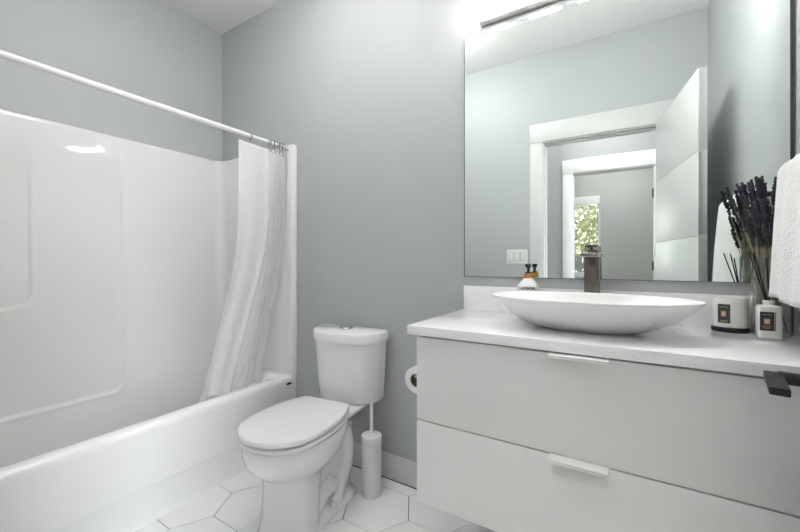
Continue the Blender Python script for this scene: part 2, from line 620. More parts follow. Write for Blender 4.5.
# surround shell: relief grid on the left wall, rounded corner, end panel with flange
XS, YS, ZT = -2.450, -.032, 1.815
def rr_sdf(y, z, y0, y1, z0, z1, r):
    cy, cz, hy, hz = (y0 + y1) / 2, (z0 + z1) / 2, (y1 - y0) / 2, (z1 - z0) / 2
    qy, qz = abs(y - cy) - hy + r, abs(z - cz) - hz + r
    return math.hypot(max(qy, 0), max(qz, 0)) + min(max(qy, qz), 0) - r
def draft(z):
    return .0235 * (1.6 - z)
def relief(y, z):
    d1 = rr_sdf(y, z, -1.40, -.633, .385, 2.6, .055)
    fade = 1 - sm(1.48, 1.74, z)
    d2 = rr_sdf(y, z, -1.32, -1.009, .885, 2.6, .085)
    e = 0.0
    e += .013 * (1 - sm(-.010, .004, d1))
    e += .008 * (1 - sm(-.010, .004, d2))
    # rounded bead along the panel rims
    e -= .0035 * math.exp(-((d1 - .008) / .008) ** 2) + .0025 * math.exp(-((d2 - .008) / .008) ** 2)
    return e * fade
ycol = []
y = YF + .04 + .06
while y < YS - .06:
    ycol.append(y)
    fine = min(abs(y + .633), abs(y + 1.009), abs(y + 1.40), abs(y + 1.32)) < .10
    y += .0045 if fine else .02
ycol.append(YS - .06)
zrow = []
z = .13
while z < ZT - .012:
    zrow.append(z)
    fine = min(abs(z - .385), abs(z - .885)) < .10
    z += .0045 if fine else .02
zrow.append(ZT - .012)
def path_at(z, off):
    """plan outline of the shell's inner face from front flange round to the back flange; off pulls it towards the wall"""
    P = []
    yE = YF + .04
    P += [(-1.726, yE - .034 + off * 0, 0), (-1.726, yE - .012 + off * -.6, 0), (-1.732, yE - .006 - off * .6, 0), (-1.778, yE - .006 - off, 0), (-1.788, yE - off, 0), (XS + .30, yE - off, 0)]
    for k in range(9):
        a = -PI / 2 - PI / 2 * k / 8
        P.append((XS + draft(z) + .06 + (.06 + off) * math.cos(a), yE + .06 + (.06 + off) * math.sin(a), 0))
    for yy in ycol[1:-1]:
        P.append((XS + draft(z) - off - relief(yy, z), yy, 0))
    for k in range(9):
        a = PI - PI / 2 * k / 8
        P.append((XS + draft(z) + .06 + (.06 + off) * math.cos(a), YS - .06 + (.06 + off) * math.sin(a), 0))
    P += [(XS + .30, YS + off, 0), (-1.788, YS + off, 0), (-1.778, YS + .006 + off, 0), (-1.775, YS + .008 + off * .5, 0), (-1.772, YS + .004 - .006, 0), (-1.730, YS + .004 - .006, 0), (-1.7235, YS + .004, 0), (-1.7235, -.002, 0)]
    return P
bm = bmesh.new()
rings = []
for z in zrow:
    rings.append([(p[0], p[1], z) for p in path_at(z, 0)])
for o_, dz in ((.004, .008), (.010, .011), (.025, .012)):
    rings.append([(p[0], p[1], ZT - .012 + dz) for p in path_at(ZT, min(o_, .024))])
loft(bm, rings, False, False, closed=False)
so = link_mesh('surround_wall', bm, 'acrylic', tub, angle=70)
bm = bmesh.new()
rings = []
for xx, s in ((-1.7225, 1.0), (-1.7205, .85)):
    rings.append([(xx, -.062 + s * .021 * math.cos(2 * PI * k / 24),   .381 + s * .0075 * math.sin(2 * PI * k / 24)) for k in range(24)])
loft(bm, rings)
part(link_mesh('badge', bm, 'blackplastic', tub), 'small dark oval badge on the tub apron')

# ------------------------------------------------------------------ shower rod, hooks, curtain
RX, RZ = -1.773, 1.797
rod = thing('shower_rod', 'straight white shower curtain rod above the tub', 'shower rod', (RX, -.745, RZ))
bm = bmesh.new()
tube(bm, [(RX, YF + .05, RZ), (RX, -.75, RZ), (RX, -.040, RZ)], .0125, 20)
link_mesh('tube', bm, 'rod', rod)
bm = bmesh.new()
tube(bm, [(RX, -.75, RZ), (RX, -.33, RZ)], .0136, 20)
tube(bm, [(RX, -.335, RZ), (RX, -.325, RZ)], .0142, 20)
link_mesh('sleeve', bm, 'rod', rod)
for y0, y1 in ((YF + .034, YF + .062), (-.052, -.0255)):
    bm = bmesh.new()
    tube(bm, [(RX, y0, RZ), (RX, y1, RZ)], .0185, 24)
    link_mesh('end_cap', bm, 'rod', rod)

hook_y = [-.292, -.172, -.158, -.143, -.130, -.118, -.104, -.092, -.081, -.070, -.062]
def curtain_top_y(u):
    return lerp(-.363, -.180, u / .30) if u < .30 else lerp(-.180, -.030, (u - .30) / .70)
ZC0 = 1.760
def curtain_pt(u, v):
    """u across the cloth from free edge to the wall, v from top (0) to hem (1)"""
    zb = .398 + .012 * math.sin(u * 17)
    z = lerp(ZC0 - .006 * math.sin(u * PI), zb, v)
    yt = curtain_top_y(u)
    yb = lerp(-.518, -.165, u ** .9)
    sw_l = sm(.34, 1.16, v) / sm(.34, 1.16, 1.0)
    sw_r = sm(.26, 1.28, v) / sm(.26, 1.28, 1.0)
    y = lerp(yt, yb, lerp(sw_l, sw_r, min(1, u / .4)))
    fold = sm(.16, .42, u)
    amp = lerp(.012, .0125, v) * fold + .006 * (1 - fold) * v
    ph = 2 * PI * (u * 6.8 + .24 * math.sin(u * 9 + v * 1.3)) + v * .8
    # narrow pinched creases between broad faces
    w = math.sin(ph)
    crease = math.copysign(abs(w) ** .95, w)
    x = RX + .002 - lerp(0, .060, sm(.1, 1, v)) + amp * crease + .0022 * math.sin(2.3 * ph + 1 + 2 * v) * fold
    x += .010 * math.sin(v * 5 + u * 7) * v * (1 - v)
    y += .005 * fold * math.cos(ph + .6)
    return (x, y, z)
bm = bmesh.new()
NU, NV = 260, 90
g = [[bm.verts.new(curtain_pt(i / NU, j / NV)) for i in range(NU + 1)] for j in range(NV + 1)]
for j in range(NV):
    for i in range(NU):
        bm.faces.new((g[j][i], g[j][i + 1], g[j + 1][i + 1], g[j + 1][i]))
cur = link_mesh('shower_curtain', bm, 'curtain', angle=80)
tag(cur, 'white cloth shower curtain bunched at the wall end of the rod', 'shower curtain')
sol = cur.modifiers.new('thickness', 'SOLIDIFY')
sol.thickness = .0016
sol.offset = 0

def hook_bm(x, y, z):
    bm = bmesh.new()
    pts = []
    for k in range(15):
        a = math.radians(-70 + k * 20)
        pts.append((x + .0168 * math.cos(a), y, z + .0168 * math.sin(a)))
    pts = [(x + .002, y, z - .052), (x - .006, y, z - .046), (x - .008, y, z - .036), (x + .002, y, z - .026)] + pts
    tube(bm, pts, .0023, 6)
    return bm
h0 = link_mesh('curtain_hook', hook_bm(RX, hook_y[0], RZ), 'darkchrome', origin=(RX, hook_y[0], RZ))
tag(h0, 'chrome curtain hook standing alone near the free edge of the curtain', 'curtain hook', 'chrome hooks on the shower rod')
for k, yy in enumerate(hook_y[1:]):
    h = h0.copy()
    COL.objects.link(h)
    h.location = (RX, yy, RZ)
    h.rotation_euler = (0, 0, random.uniform(-.5, .5))
    h['label'] = 'chrome curtain hook in the cluster crowded at the wall end of the rod'

# ------------------------------------------------------------------ toilet
TX = -1.243
toilet = thing('toilet', 'white two-piece toilet with closed lid between tub and vanity', 'toilet', (TX, -.36, 0))
def egg(yf, yb, hw, z, n=48, yc=None, pf=2.0, pb=2.6, x0=TX):
    yc = lerp(yf, yb, .52) if yc is None else yc
    pts = []
    for k in range(n):
        a = 2 * PI * k / n
        cx_, sx_ = math.cos(a), math.sin(a)
        if sx_ < 0:
            p = pf; A = yc - yf
        else:
            p = pb; A = yb - yc
        pts.append((x0 + hw * math.copysign(abs(cx_) ** (2 / p), cx_), yc + A * math.copysign(abs(sx_) ** (2 / p), sx_), z))
    return pts
bm = bmesh.new()
B = [  # z, yfront, yback, half width
    (.000, -.622, -.420, .121), (.014, -.622, -.420, .121), (.024, -.616, -.420, .117), (.10, -.607, -.415, .112), (.19, -.603, -.40, .110),
    (.235, -.606, -.38, .114), (.256, -.622, -.36, .128), (.280, -.652, -.33, .149), (.308, -.680, -.29, .168), (.338, -.699, -.26, .178),
    (.372, -.706, -.235, .182), (.396, -.707, -.23, .182), (.404, -.702, -.232, .178), (.404, -.668, -.28, .130), (.390, -.660, -.29, .122), (.33, -.62, -.33, .095), (.24, -.55, -.40, .05)]
loft(bm, [egg(yf, yb, hw, z, pb=3.2 if z < .2 else 2.5, pf=2.3 if z < .24 else 2.0) for z, yf, yb, hw in B])
# deck that carries the tank
loft(bm, [rrect(TX, -.175, hx, hy, .03, z, 5) for hx, hy, z in ((.075, .13, .335), (.105, .145, .372), (.128, .155, .395), (.128, .155, .404), (.124, .151, .409))])
# trapway core and foot flange
loft(bm, [rrect(TX, yc, hx, hy, .04, z, 5) for hx, hy, yc, z in ((.070, .16, -.29, 0), (.062, .155, -.29, .10), (.060, .15, -.28, .22), (.064, .16, -.26, .345))])
loft(bm, [rrect(TX, -.345, hx, hy, .05, z, 6) for hx, hy, z in ((.119, .195, 0), (.119, .195, .010), (.114, .190, .018), (.095, .17, .026))])
# the S-shaped trapway showing on both flanks
for s in (-1, 1):
    xx = TX + s * .058
    tube(bm, [(xx, -.44, .20), (xx, -.385, .235), (xx, -.32, .305), (xx, -.265, .330), (xx, -.215, .300), (xx, -.190, .225), (xx, -.200, .145), (xx, -.235, .095), (xx, -.275, .06), (xx, -.29, .01)],
         [.032, .038, .043, .045, .045, .045, .044, .044, .046, .05], 18)
    tube(bm, [(xx - s * .004, -.43, .03), (xx - s * .004, -.375, .085), (xx - s * .004, -.33, .105), (xx - s * .004, -.28, .07)], [.03, .04, .044, .04], 14)
link_mesh('bowl', bm, 'china', toilet, angle=50)
for s in (-1, 1):
    bm = bmesh.new()
    cx_, cy_ = TX + s * .098, -.345
    lathe(bm, cx_, cy_, [(.014, .018), (.0145, .030), (.012, .040), (.006, .046), (.001, .047)], 18)
    link_mesh('bolt_cap', bm, 'seat', toilet)

def seat_outline(sx, yback, yfront, z, inset=0.0, hole=False):
    cx_ = TX
    half = [(.122, yback), (.135, yback - .012), (.150, -.310), (.166, -.350), (.178, -.400), (.184, -.455), (.184, -.510), (.178, -.565), (.161, -.622), (.128, -.662), (.085, -.692), (.043, -.706), (0, yfront)]
    pts = []
    for x, y_ in half:
        pts.append((cx_ + max(0, x * sx - (inset if x > .01 else 0)), y_ + (inset if x < .14 and y_ < -.6 else 0) - (inset if y_ >= yback - .001 else 0), z))
    if hole:
        pts = [(cx_ + (p[0] - cx_) * .60, -.485 + (p[1] + .485) * .64, z) for p in pts]
    return pts + [(2 * cx_ - p[0], p[1], p[2]) for p in reversed(pts[:-1])]
def plate(z0, z1, sx, yb, yf, rnd, ring=False):
    bm = bmesh.new()
    rings = [seat_outline(sx, yb, yf, z0, rnd * .6), seat_outline(sx, yb, yf, z0 + rnd * .5, 0), seat_outline(sx, yb, yf, z1 - rnd, 0), seat_outline(sx, yb, yf, z1 - rnd * .3, rnd * .35), seat_outline(sx, yb, yf, z1, rnd * 1.2)]
    if ring:
        rings += [seat_outline(sx, yb, yf, z1, 0, True), seat_outline(sx, yb, yf, z0, 0, True), rings[0]]
    loft(bm, rings, not ring, not ring)
    bmesh.ops.remove_doubles(bm, verts=bm.verts[:], dist=1e-5)
    return bm
link_mesh('seat_ring', plate(.4098, .4245, .985, -.255, -.7105, .004, True), 'seat', toilet, angle=45)
link_mesh('lid', plate(.4318, .4545, .985, -.255, -.7105, .006), 'seat', toilet, angle=45)
bm = bmesh.new()
box(bm, TX - .10, TX + .10, -.262, -.226, .408, .437, .006, 3)
link_mesh('hinge_block', bm, 'seat', toilet)

# tank: flat back, bowed front
def dplan(hw, yback, yside, yfront, z, rc=.018, n=22, rb=.012):
    pts = [(TX + .009 + hw - rb, yback, z), (TX + .009 + hw, yback - rb, z)]
    pts.append((TX + .009 + hw, yside + rc, z))
    for k in range(n + 1):
        t = k / n
        a = PI * t
        xx = hw * math.copysign(abs(math.cos(a)) ** .92, math.cos(a))
        yy = yside + (yfront - yside) * math.sin(a) ** .92
        pts.append((TX + .009 + xx, yy, z))
    pts.append((TX + .009 - hw, yside + rc, z))
    pts += [(TX + .009 - hw, yback - rb, z), (TX + .009 - hw + rb, yback, z)]
    return pts
bm = bmesh.new()
rings = []
for z, hw, ys_, yf in ((.410, .155, -.075, -.165), (.413, .166, -.078, -.178), (.424, .173, -.08, -.186), (.50, .179, -.082, -.194), (.62, .186, -.086, -.203), (.712, .191, -.088, -.209)):
    rings.append(dplan(hw, -.022, ys_, yf, z))
loft(bm, rings)
link_mesh('tank', bm, 'china', toilet, angle=40)
bm = bmesh.new()
rings = []
for z, hw, ys_, yf, yb in ((.713, .192, -.088, -.211, -.020), (.715, .1985, -.090, -.221, -.016), (.752, .1985, -.090, -.221, -.016), (.760, .195, -.089, -.217, -.018), (.764, .187, -.086, -.208, -.024)):
    rings.append(dplan(hw, yb, ys_, yf, z))
loft(bm, rings)
link_mesh('tank_lid', bm, 'china', toilet, angle=40)
bm = bmesh.new()
lathe(bm, TX, -.095, [(.037, .763), (.037, .769), (.034, .772), (.031, .7715), (.029, .774), (.014, .776), (.001, .7765)], 30)
part(link_mesh('flush_button', bm, 'chrome', toilet), 'round chrome flush button')

# the toilet stands slightly askew, its bowl turned towards the vanity
toilet.rotation_euler = (0, 0, math.radians(6))
toilet.location = (TX + .33 * math.sin(math.radians(6)), -.050 - .33 * math.cos(math.radians(6)), 0)

# ------------------------------------------------------------------ toilet brush
BX, BYY = -1.046, -.158
br = thing('toilet_brush', 'white toilet brush in a slim round holder beside the toilet', 'toilet brush', (BX, BYY, 0))
bm = bmesh.new()
lathe(bm, BX, BYY, [(.046, 0.0), (.0475, .003), (.0475, .246), (.0475, .249)], 40)
link_mesh('holder', bm, 'holder', br)
bm = bmesh.new()
lathe(bm, BX, BYY, [(.0485, .2505), (.0495, .253), (.0495, .278), (.047, .283), (.030, .2855), (.014, .288)], 40)
link_mesh('cap', bm, 'holder', br)
bm = bmesh.new()
lathe(bm, BX, BYY, [(.0105, .285), (.0085, .297), (.0085, .468), (.0075, .476), (.003, .478)], 20)
link_mesh('handle', bm, 'holder', br)

# ------------------------------------------------------------------ vanity
VX0, VX1, VYF, VZ0, VZ1 = -.607, .4235, -.500, .306, .862
van = thing('vanity_cabinet', 'wall-hung pale grey vanity cabinet with two wide drawers', 'cabinet', (-.09, -.25, VZ0))
bm = bmesh.new()
box(bm, VX0, VX0 + .018, VYF + .0195, -.001, VZ0, VZ1)
box(bm, VX1 - .018, VX1, VYF + .0195, -.001, VZ0, VZ1)
box(bm, VX0 + .018, VX1 - .018, -.019, -.001, VZ0, VZ1)
box(bm, VX0 + .018, VX1 - .018, VYF + .0195, -.019, VZ0, VZ0 + .018)
link_mesh('carcass', bm, 'lacquer', van, smooth=False)
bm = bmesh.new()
box(bm, VX0 + .019, VX1 - .019, VYF + .024, VYF + .034, VZ0 + .019, VZ1 - .001)  # near-black sheet: its colour supplies the shade seen in the drawer gaps
part(link_mesh('gap_shade_sheet', bm, 'gapdark', van, smooth=False), 'dark sheet put in for the shade in the drawer gaps')
for z0, z1, lab in ((.582, .857, 'upper drawer front'), (VZ0, .578, 'lower drawer front')):
    bm = bmesh.new()
    box(bm, VX0, VX1, VYF, VYF + .019, z0, z1, .0012)
    d = part(link_mesh('drawer', bm, 'lacquer', van, angle=30), lab)
    # tab pull hooked over the top edge
    bm = bmesh.new()
    hx = -.116
    pts = rrect(hx, VYF - .008, .071, .030, .008, z1 + .0005, 5)
    pts2 = [(p[0], p[1], z1 + .0028) for p in pts]
    loft(bm, [pts, pts2])
    box(bm, hx - .068, hx + .068, VYF - .0380, VYF - .0355, z1 - .0045, z1 + .0022)
    link_mesh('pull', bm, 'pull', d, angle=30)

CZ0, CZ1 = .864, .894
ctop = thing('countertop', 'white speckled quartz countertop with backsplash on the vanity', 'countertop', (-.1, -.256, CZ0))
bm = bmesh.new()
box(bm, -.637, .4255, -.5125, -.0005, CZ0, CZ1, .0018)
link_mesh('slab', bm, 'quartz', ctop, angle=30)
bm = bmesh.new()
box(bm, -.634, .4255, -.0205, -.0005, CZ1 - .0003, 1.0005, .0012)
link_mesh('backsplash', bm, 'quartz', ctop, angle=30)

# vessel sink
SX, SY = -.119, -.285
sink = thing('vessel_sink', 'white oval boat-shaped vessel sink on the countertop', 'sink', (SX, SY, CZ1))
def oval(a, b, z, n=72):
    return [(SX + a * math.cos(2 * PI * k / n), SY + b * math.sin(2 * PI * k / n), z) for k in range(n)]
bm = bmesh.new()
prof = [(.118, .060, .8942), (.127, .066, .8956), (.150, .083, .9005), (.190, .113, .9155), (.230, .144, .936), (.260, .167, .957), (.281, .1835, .976), (.2925, .1915, .989), (.2960, .194, .9945),
        (.2950, .1932, .9965), (.291, .190, .9962), (.280, .184, .987), (.262, .170, .968), (.230, .143, .947), (.185, .112, .926), (.125, .070, .913), (.07, .042, .908), (.024, .024, .907)]
loft(bm, [oval(a, b_, z) for a, b_, z in prof])
link_mesh('basin', bm, 'solid', sink, angle=60)
bm = bmesh.new()
lathe(bm, SX, SY, [(.023, .9075), (.023, .910), (.020, .9115), (.005, .912)], 24)
link_mesh('drain', bm, 'chrome', sink)

# faucet
FX, FY = -.117, -.060
fau = thing('waterfall_faucet', 'tall square brushed nickel faucet behind the vessel sink', 'faucet', (FX, FY, CZ1))
bm = bmesh.new()
box(bm, FX - .029, FX + .029, FY - .026, FY + .026, CZ1 + .0002, CZ1 + .006, .001)
box(bm, FX - .0245, FX + .0245, FY - .021, FY + .021, CZ1 + .005, 1.1235, .0012)
link_mesh('body', bm, 'nickel', fau, angle=30)
bm = bmesh.new()
box(bm, FX - .0265, FX + .0265, FY - .130, FY + .022, 1.1235, 1.1275, .0006)
box(bm, FX - .0265, FX - .0235, FY - .125, FY + .022, 1.1265, 1.1385, .0006)
box(bm, FX + .0235, FX + .0265, FY - .125, FY + .022, 1.1265, 1.1385, .0006)
box(bm, FX - .0235, FX + .0235, FY - .045, FY + .022, 1.1265, 1.1385, .0006)
link_mesh('spout', bm, 'nickelpale', fau, angle=30)
bm = bmesh.new()
box(bm, FX - .012, FX + .012, FY - .016, FY + .016, 1.1385, 1.146)
box(bm, FX - .0225, FX + .0225, FY - .022, FY + .021, 1.144, 1.166, .0015)
box(bm, FX - .0230, FX + .0200, FY - .060, FY + .016, 1.1655, 1.1685, .0008)
hd = link_mesh('handle', bm, 'nickelpale', fau, angle=30)
bm = bmesh.new()
rings = [[(FX + r * math.cos(2 * PI * k / 16), yy, 1.155 + r * math.sin(2 * PI * k / 16)) for k in range(16)] for r, yy in ((.0045, FY - .0215), (.0045, FY - .0228), (.003, FY - .0230))]
loft(bm, rings)
part(link_mesh('set_screw', bm, 'blackplastic', hd), 'black set screw plug')

# ------------------------------------------------------------------ mirror
MX0, MX1, MZ0, MZ1 = -.638, .4130, 1.042, 2.114
mir = thing('wall_mirror', 'large frameless rectangular mirror on the wall above the vanity', 'mirror', ((MX0 + MX1) / 2, 0, MZ0))
link_mesh('mirror_glass', bbox(MX0 + .003, MX1, -.0060, -.0008, MZ0, MZ1), 'mirror', mir, smooth=False)
bm = bmesh.new()
box(bm, MX0, MX0 + .003, -.0064, -.0006, MZ0, MZ1)
box(bm, MX1, MX1 + .009, -.0064, -.0006, MZ0, MZ1)
box(bm, MX0, MX1, -.0058, -.0006, MZ0 - .0015, MZ0)
box(bm, MX0, MX1, -.0058, -.0006, MZ1, MZ1 + .0015)
part(link_mesh('mirror_edge', bm, 'glassedge', mir, smooth=False), 'thin dark edge strips')

# ------------------------------------------------------------------ vanity light
vl = thing('vanity_light', 'nickel bar light with square white glass shades above the mirror', 'wall light', (-.11, -.03, 2.15))
bm = bmesh.new()
box(bm, -.556, .336, -.040, -.0006, 2.1445, 2.262, .002)
link_mesh('back_plate', bm, 'lampnickel', vl, angle=30)
for k in range(5):
    x0 = -.551 + .187 * k
    bm = bmesh.new()
    box(bm, x0, x0 + .128, -.076, -.0405, 2.1485, 2.275, .004)
    link_mesh('glass_shade', bm, 'shadeglow', vl, angle=30)

# ------------------------------------------------------------------ light switch
sw = thing('light_switch', 'white triple rocker switch plate beside the door casing in the mirror', 'light switch', (-.779, YF, 1.09))
bm = bmesh.new()
box(bm, -.863, -.695, YF + .0005, YF + .006, 1.090, 1.205, .002)
link_mesh('switch_plate', bm, 'switch', sw, angle=30)
for k in range(3):
    cx_ = -.825 + .046 * k
    bm = bmesh.new()
    box(bm, cx_ - .0185, cx_ + .0185, YF + .005, YF + .0064, 1.112, 1.183)  # grey plate whose colour stands for shade in the recess round each rocker
    part(link_mesh('rocker_gap_shade', bm, 'gapgrey', sw, smooth=False), 'grey plate put in for the shade in the gap around the rocker')
    bm = bmesh.new()
    box(bm, cx_ - .0165, cx_ + .0165, YF + .005, YF + .0095, 1.114, 1.181, .002)
    box(bm, cx_ - .012, cx_ + .012, YF + .009, YF + .0115, 1.118, 1.124, .001)
    link_mesh('rocker', bm, 'switch', sw, angle=30)

# ------------------------------------------------------------------ toilet paper
PX, PY, PZ = -.671, -.340, .668
tp = thing('toilet_paper_roll', 'white toilet paper roll on the left side of the vanity', 'toilet paper', (PX, PY, PZ - .05))
bm = bmesh.new()
def ringy(r, y_, n=40):
    return [(PX + r * math.cos(2 * PI * k / n), y_, PZ + r * math.sin(2 * PI * k / n)) for k in range(n)]
loft(bm, [ringy(.0245, PY + .05), ringy(.0245, PY - .05), ringy(.0475, PY - .05), ringy(.0490, PY - .048), ringy(.0490, PY + .048), ringy(.0475, PY + .05), ringy(.0245, PY + .05)], False, False)
# hanging sheet end
link_mesh('paper', bm, 'paper', tp, angle=60)
bm = bmesh.new()
loft(bm, [ringy(.0243, PY - .0495), ringy(.0243, PY + .0495), ringy(.0230, PY + .0495), ringy(.0230, PY - .0495), ringy(.0243, PY - .0495)], False, False)
M['cardboard'] = mat('roll_core_card', (.16, .13, .10), .9)
part(link_mesh('core', bm, 'cardboard', tp), 'dark cardboard core')
th = thing('toilet_paper_holder', 'chrome toilet paper holder arm on the left side of the vanity', 'toilet paper holder', (PX, PY, PZ))
bm = bmesh.new()
tube(bm, [(PX - .001, PY - .047, PZ + .0146), (PX - .001, PY + .062, PZ + .0146)], .009, 16)
link_mesh('arm', bm, 'chrome', th)
bm = bmesh.new()
box(bm, PX - .010, VX0 - .0003, PY + .058, PY + .074, PZ - .002, PZ + .018, .002)
box(bm, VX0 - .008, VX0 - .0002, PY + .046, PY + .086, PZ - .014, PZ + .030, .002)
link_mesh('mount', bm, 'chrome', th)

# ------------------------------------------------------------------ lettering helper
def text_mesh(name, body, size, parent, material, origin, right, up, extrude=.0003, xs=1.0):
    cu = bpy.data.curves.new(name + '_curve', 'FONT')
    cu.body = body
    cu.size = size
    cu.extrude = extrude
    cu.offset = size * .03
    cu.align_x = 'CENTER'
    cu.align_y = 'CENTER'
    tmp = bpy.data.objects.new('lettering_tmp', cu)
    COL.objects.link(tmp)
    dg = bpy.context.evaluated_depsgraph_get()
    me = bpy.data.meshes.new_from_object(tmp.evaluated_get(dg))
    bpy.data.objects.remove(tmp)
    bpy.data.curves.remove(cu)
    r = Vector(right).normalized()
    u = Vector(up).normalized()
    n = r.cross(u)
    mt = Matrix(((r.x * xs, u.x, n.x, 0), (r.y * xs, u.y, n.y, 0), (r.z * xs, u.z, n.z, 0), (0, 0, 0, 1)))
    me.transform(Matrix.Translation(Vector(origin) - wpos(parent)) @ mt)
    me.materials.clear()
    me.materials.append(M[material])
    o = bpy.data.objects.new(name, me)
    COL.objects.link(o)
    o.parent = parent
    ORG[o.name] = wpos(parent)
    return o

# ------------------------------------------------------------------ soap bottle
QX, QY = -.3430, -.062
soap = thing('soap_bottle', 'white soap bottle with wooden collar and black pump behind the sink', 'soap dispenser', (QX, QY, CZ1))
bm = bmesh.new()
rings = []
for h_, z, r in ((.0355, .8943, .013), (.0375, .897, .015), (.0375, 1.009, .015), (.0365, 1.0135, .015), (.031, 1.021, .014), (.0235, 1.031, .013), (.0165, 1.039, .0115), (.0150, 1.0425, .011)):
    rings.append(rrect(QX, QY, h_, h_, r, z, 5))
loft(bm, rings)
body = link_mesh('bottle', bm, 'bottle', soap, angle=40)
bm = bmesh.new()
lathe(bm, QX, QY, [(.0155, 1.042), (.0162, 1.0435), (.0162, 1.060), (.0152, 1.0615)], 28)
part(link_mesh('collar', bm, 'wood', soap), 'light wooden collar ring')
bm = bmesh.new()
lathe(bm, QX, QY, [(.0125, 1.061), (.0125, 1.0655), (.0050, 1.068), (.0050, 1.083), (.0095, 1.084), (.0095, 1.0965), (.009, 1.098)], 20)
box(bm, QX - .0055, QX + .0055, QY - .034, QY, 1.0885, 1.0965, .002)
part(link_mesh('pump', bm, 'blackplastic', soap), 'black pump head')
text_mesh('lettering', 'LAVENDER', .0135, body, 'ink', (QX + .0065, QY - .0379, 1.0030), (1, 0, 0), (0, 0, 1), xs=.84, extrude=.0004)
bm = bmesh.new()
for zz in (.9970, 1.0020, 1.0070):
    box(bm, QX - .0310, QX - .0275, QY - .0378, QY - .0370, zz, zz + .0030)
link_mesh('label_marks', bm, 'ink', body, smooth=False)

# ------------------------------------------------------------------ candle on black tray
KX, KY = .2615, -.083
tray = bmesh.new()
lathe(tray, KX, KY, [(.0435, CZ1 + .0002), (.0455, CZ1 + .002), (.0455, CZ1 + .0125), (.044, CZ1 + .0140)], 48, sq=.82)
tag(link_mesh('candle_tray', tray, 'black'), 'low black oval tray under the white candle', 'tray')
can = thing('candle', 'white glass candle with dark square label beside the lavender vase', 'candle', (KX, KY, CZ1 + .0142))
z0 = CZ1 + .0142
bm = bmesh.new()
prof = [(.0395, z0), (.0415, z0 + .003), (.0420, z0 + .088), (.0415, z0 + .0892), (.039, z0 + .088), (.0385, z0 + .074)]
lathe(bm, KX, KY, prof, 56, sq=.82)
kg = link_mesh('candle_glass', bm, 'ceramic', can, angle=50)
bm = bmesh.new()
lathe(bm, KX, KY, [(.038, z0 + .0745), (.038, z0 + .0765), (.02, z0 + .077)], 40, sq=.82)
tube(bm, [(KX, KY, z0 + .076), (KX + .001, KY, z0 + .086)], .001, 6)
link_mesh('wax', bm, 'wax', can)

def wrap_label(cx, cy, rx, ry, a0, a1, z0, z1, out, n=10):
    """curved patch on an oval cylinder, angles measured from -y towards +x"""
    rings = []
    for o_ in (0, out):
        for zz in (z0, z1):
            rings.append([(cx + (rx + o_) * math.sin(lerp(a0, a1, k / n)), cy - (ry + o_) * math.cos(lerp(a0, a1, k / n)), zz) for k in range(n + 1)])
    bm = bmesh.new()
    vr = [[bm.verts.new(p) for p in r] for r in rings]
    for i in range(n):
        for a_, b_ in ((0, 1), (1, 3), (3, 2), (2, 0)):
            bm.faces.new((vr[a_][i], vr[a_][i + 1], vr[b_][i + 1], vr[b_][i]))
    for i in (0, n):
        bm.faces.new((vr[0][i], vr[1][i], vr[3][i], vr[2][i]))
    return bm
kx, ky = .0420, .0420 * .82
lb = part(link_mesh('label', wrap_label(KX, KY, kx, ky, -.86, -.13, z0 + .014, z0 + .071, .0006), 'label', can), 'dark square label with orange emblem')
link_mesh('emblem', wrap_label(KX, KY, kx + .0006, ky + .0006, -.64, -.36, z0 + .0335, z0 + .0505, .0004), 'labelorange', lb)
link_mesh('emblem_centre', wrap_label(KX, KY, kx + .001, ky + .001, -.56, -.44, z0 + .038, z0 + .046, .0003), 'labelpale', lb)
for q0, q1, za in ((-.76, -.24, .062), (-.74, -.26, .0215), (-.72, -.28, .0180)):
    bm = bmesh.new()
    n_ = 9
    for k in range(n_):
        a0 = lerp(q0, q1, (k + .1) / n_)
        a1 = lerp(q0, q1, (k + .75) / n_)
        sub = wrap_label(KX, KY, kx + .0006, ky + .0006, a0, a1, z0 + za - .0012, z0 + za + .0012, .0003, 2)
        me_ = bpy.data.meshes.new('strokes_tmp')
        sub.to_mesh(me_)
        sub.free()
        bm.from_mesh(me_)
        bpy.data.meshes.remove(me_)
    link_mesh('label_print', bm, 'gold', lb, smooth=False)

# ------------------------------------------------------------------ lavender vase
LX, LY = .3560, -.0740
vase = bmesh.new()
R_ = .0450
lathe(vase, LX, LY, [(R_ - .002, CZ1 + .0003), (R_, CZ1 + .003), (R_, 1.124), (R_ - .001, 1.125), (R_ - .004, 1.124), (R_ - .004, CZ1 + .012), (.005, CZ1 + .011)], 48)
tag(link_mesh('glass_vase', vase, 'glass', angle=50), 'clear glass cylinder vase holding dried lavender', 'vase')

def lav_stem(L_, bend, seed):
    rnd = random.Random(seed)
    bm = bmesh.new()
    pts = []
    for k in range(7):
        t = k / 6
        pts.append((bend * t * t, 0, L_ * t))
    tube(bm, pts, [.0017, .0016, .0015, .0014, .0013, .0012, .0011], 6)
    st = bm
    hb = bmesh.new()
    n = 10
    hl = rnd.uniform(.055, .075)
    for w in range(n):
        f = w / (n - 1)
        t = (L_ - .055 + hl * f) / L_
        cx, cz = bend * t * t, L_ * t
        rr = .0062 * (1 - .55 * abs(f - .4) / .6)
        if w == 1 and seed % 2:
            continue
        for q in range(6):
            a = q * PI / 3 + w * .55 + rnd.uniform(-.3, .3)
            d = Vector((math.cos(a), math.sin(a), rnd.uniform(1.1, 2.0))).normalized()
            base = Vector((cx, 0, cz + rnd.uniform(-.0035, .0035)))
            tip = base + d * rr * rnd.uniform(1.5, 2.1)
            tube(hb, [base, base.lerp(tip, .5), base.lerp(tip, .85), tip], [.0014, .0030, .0024, .0006], 5)
    return st, hb
protos = []
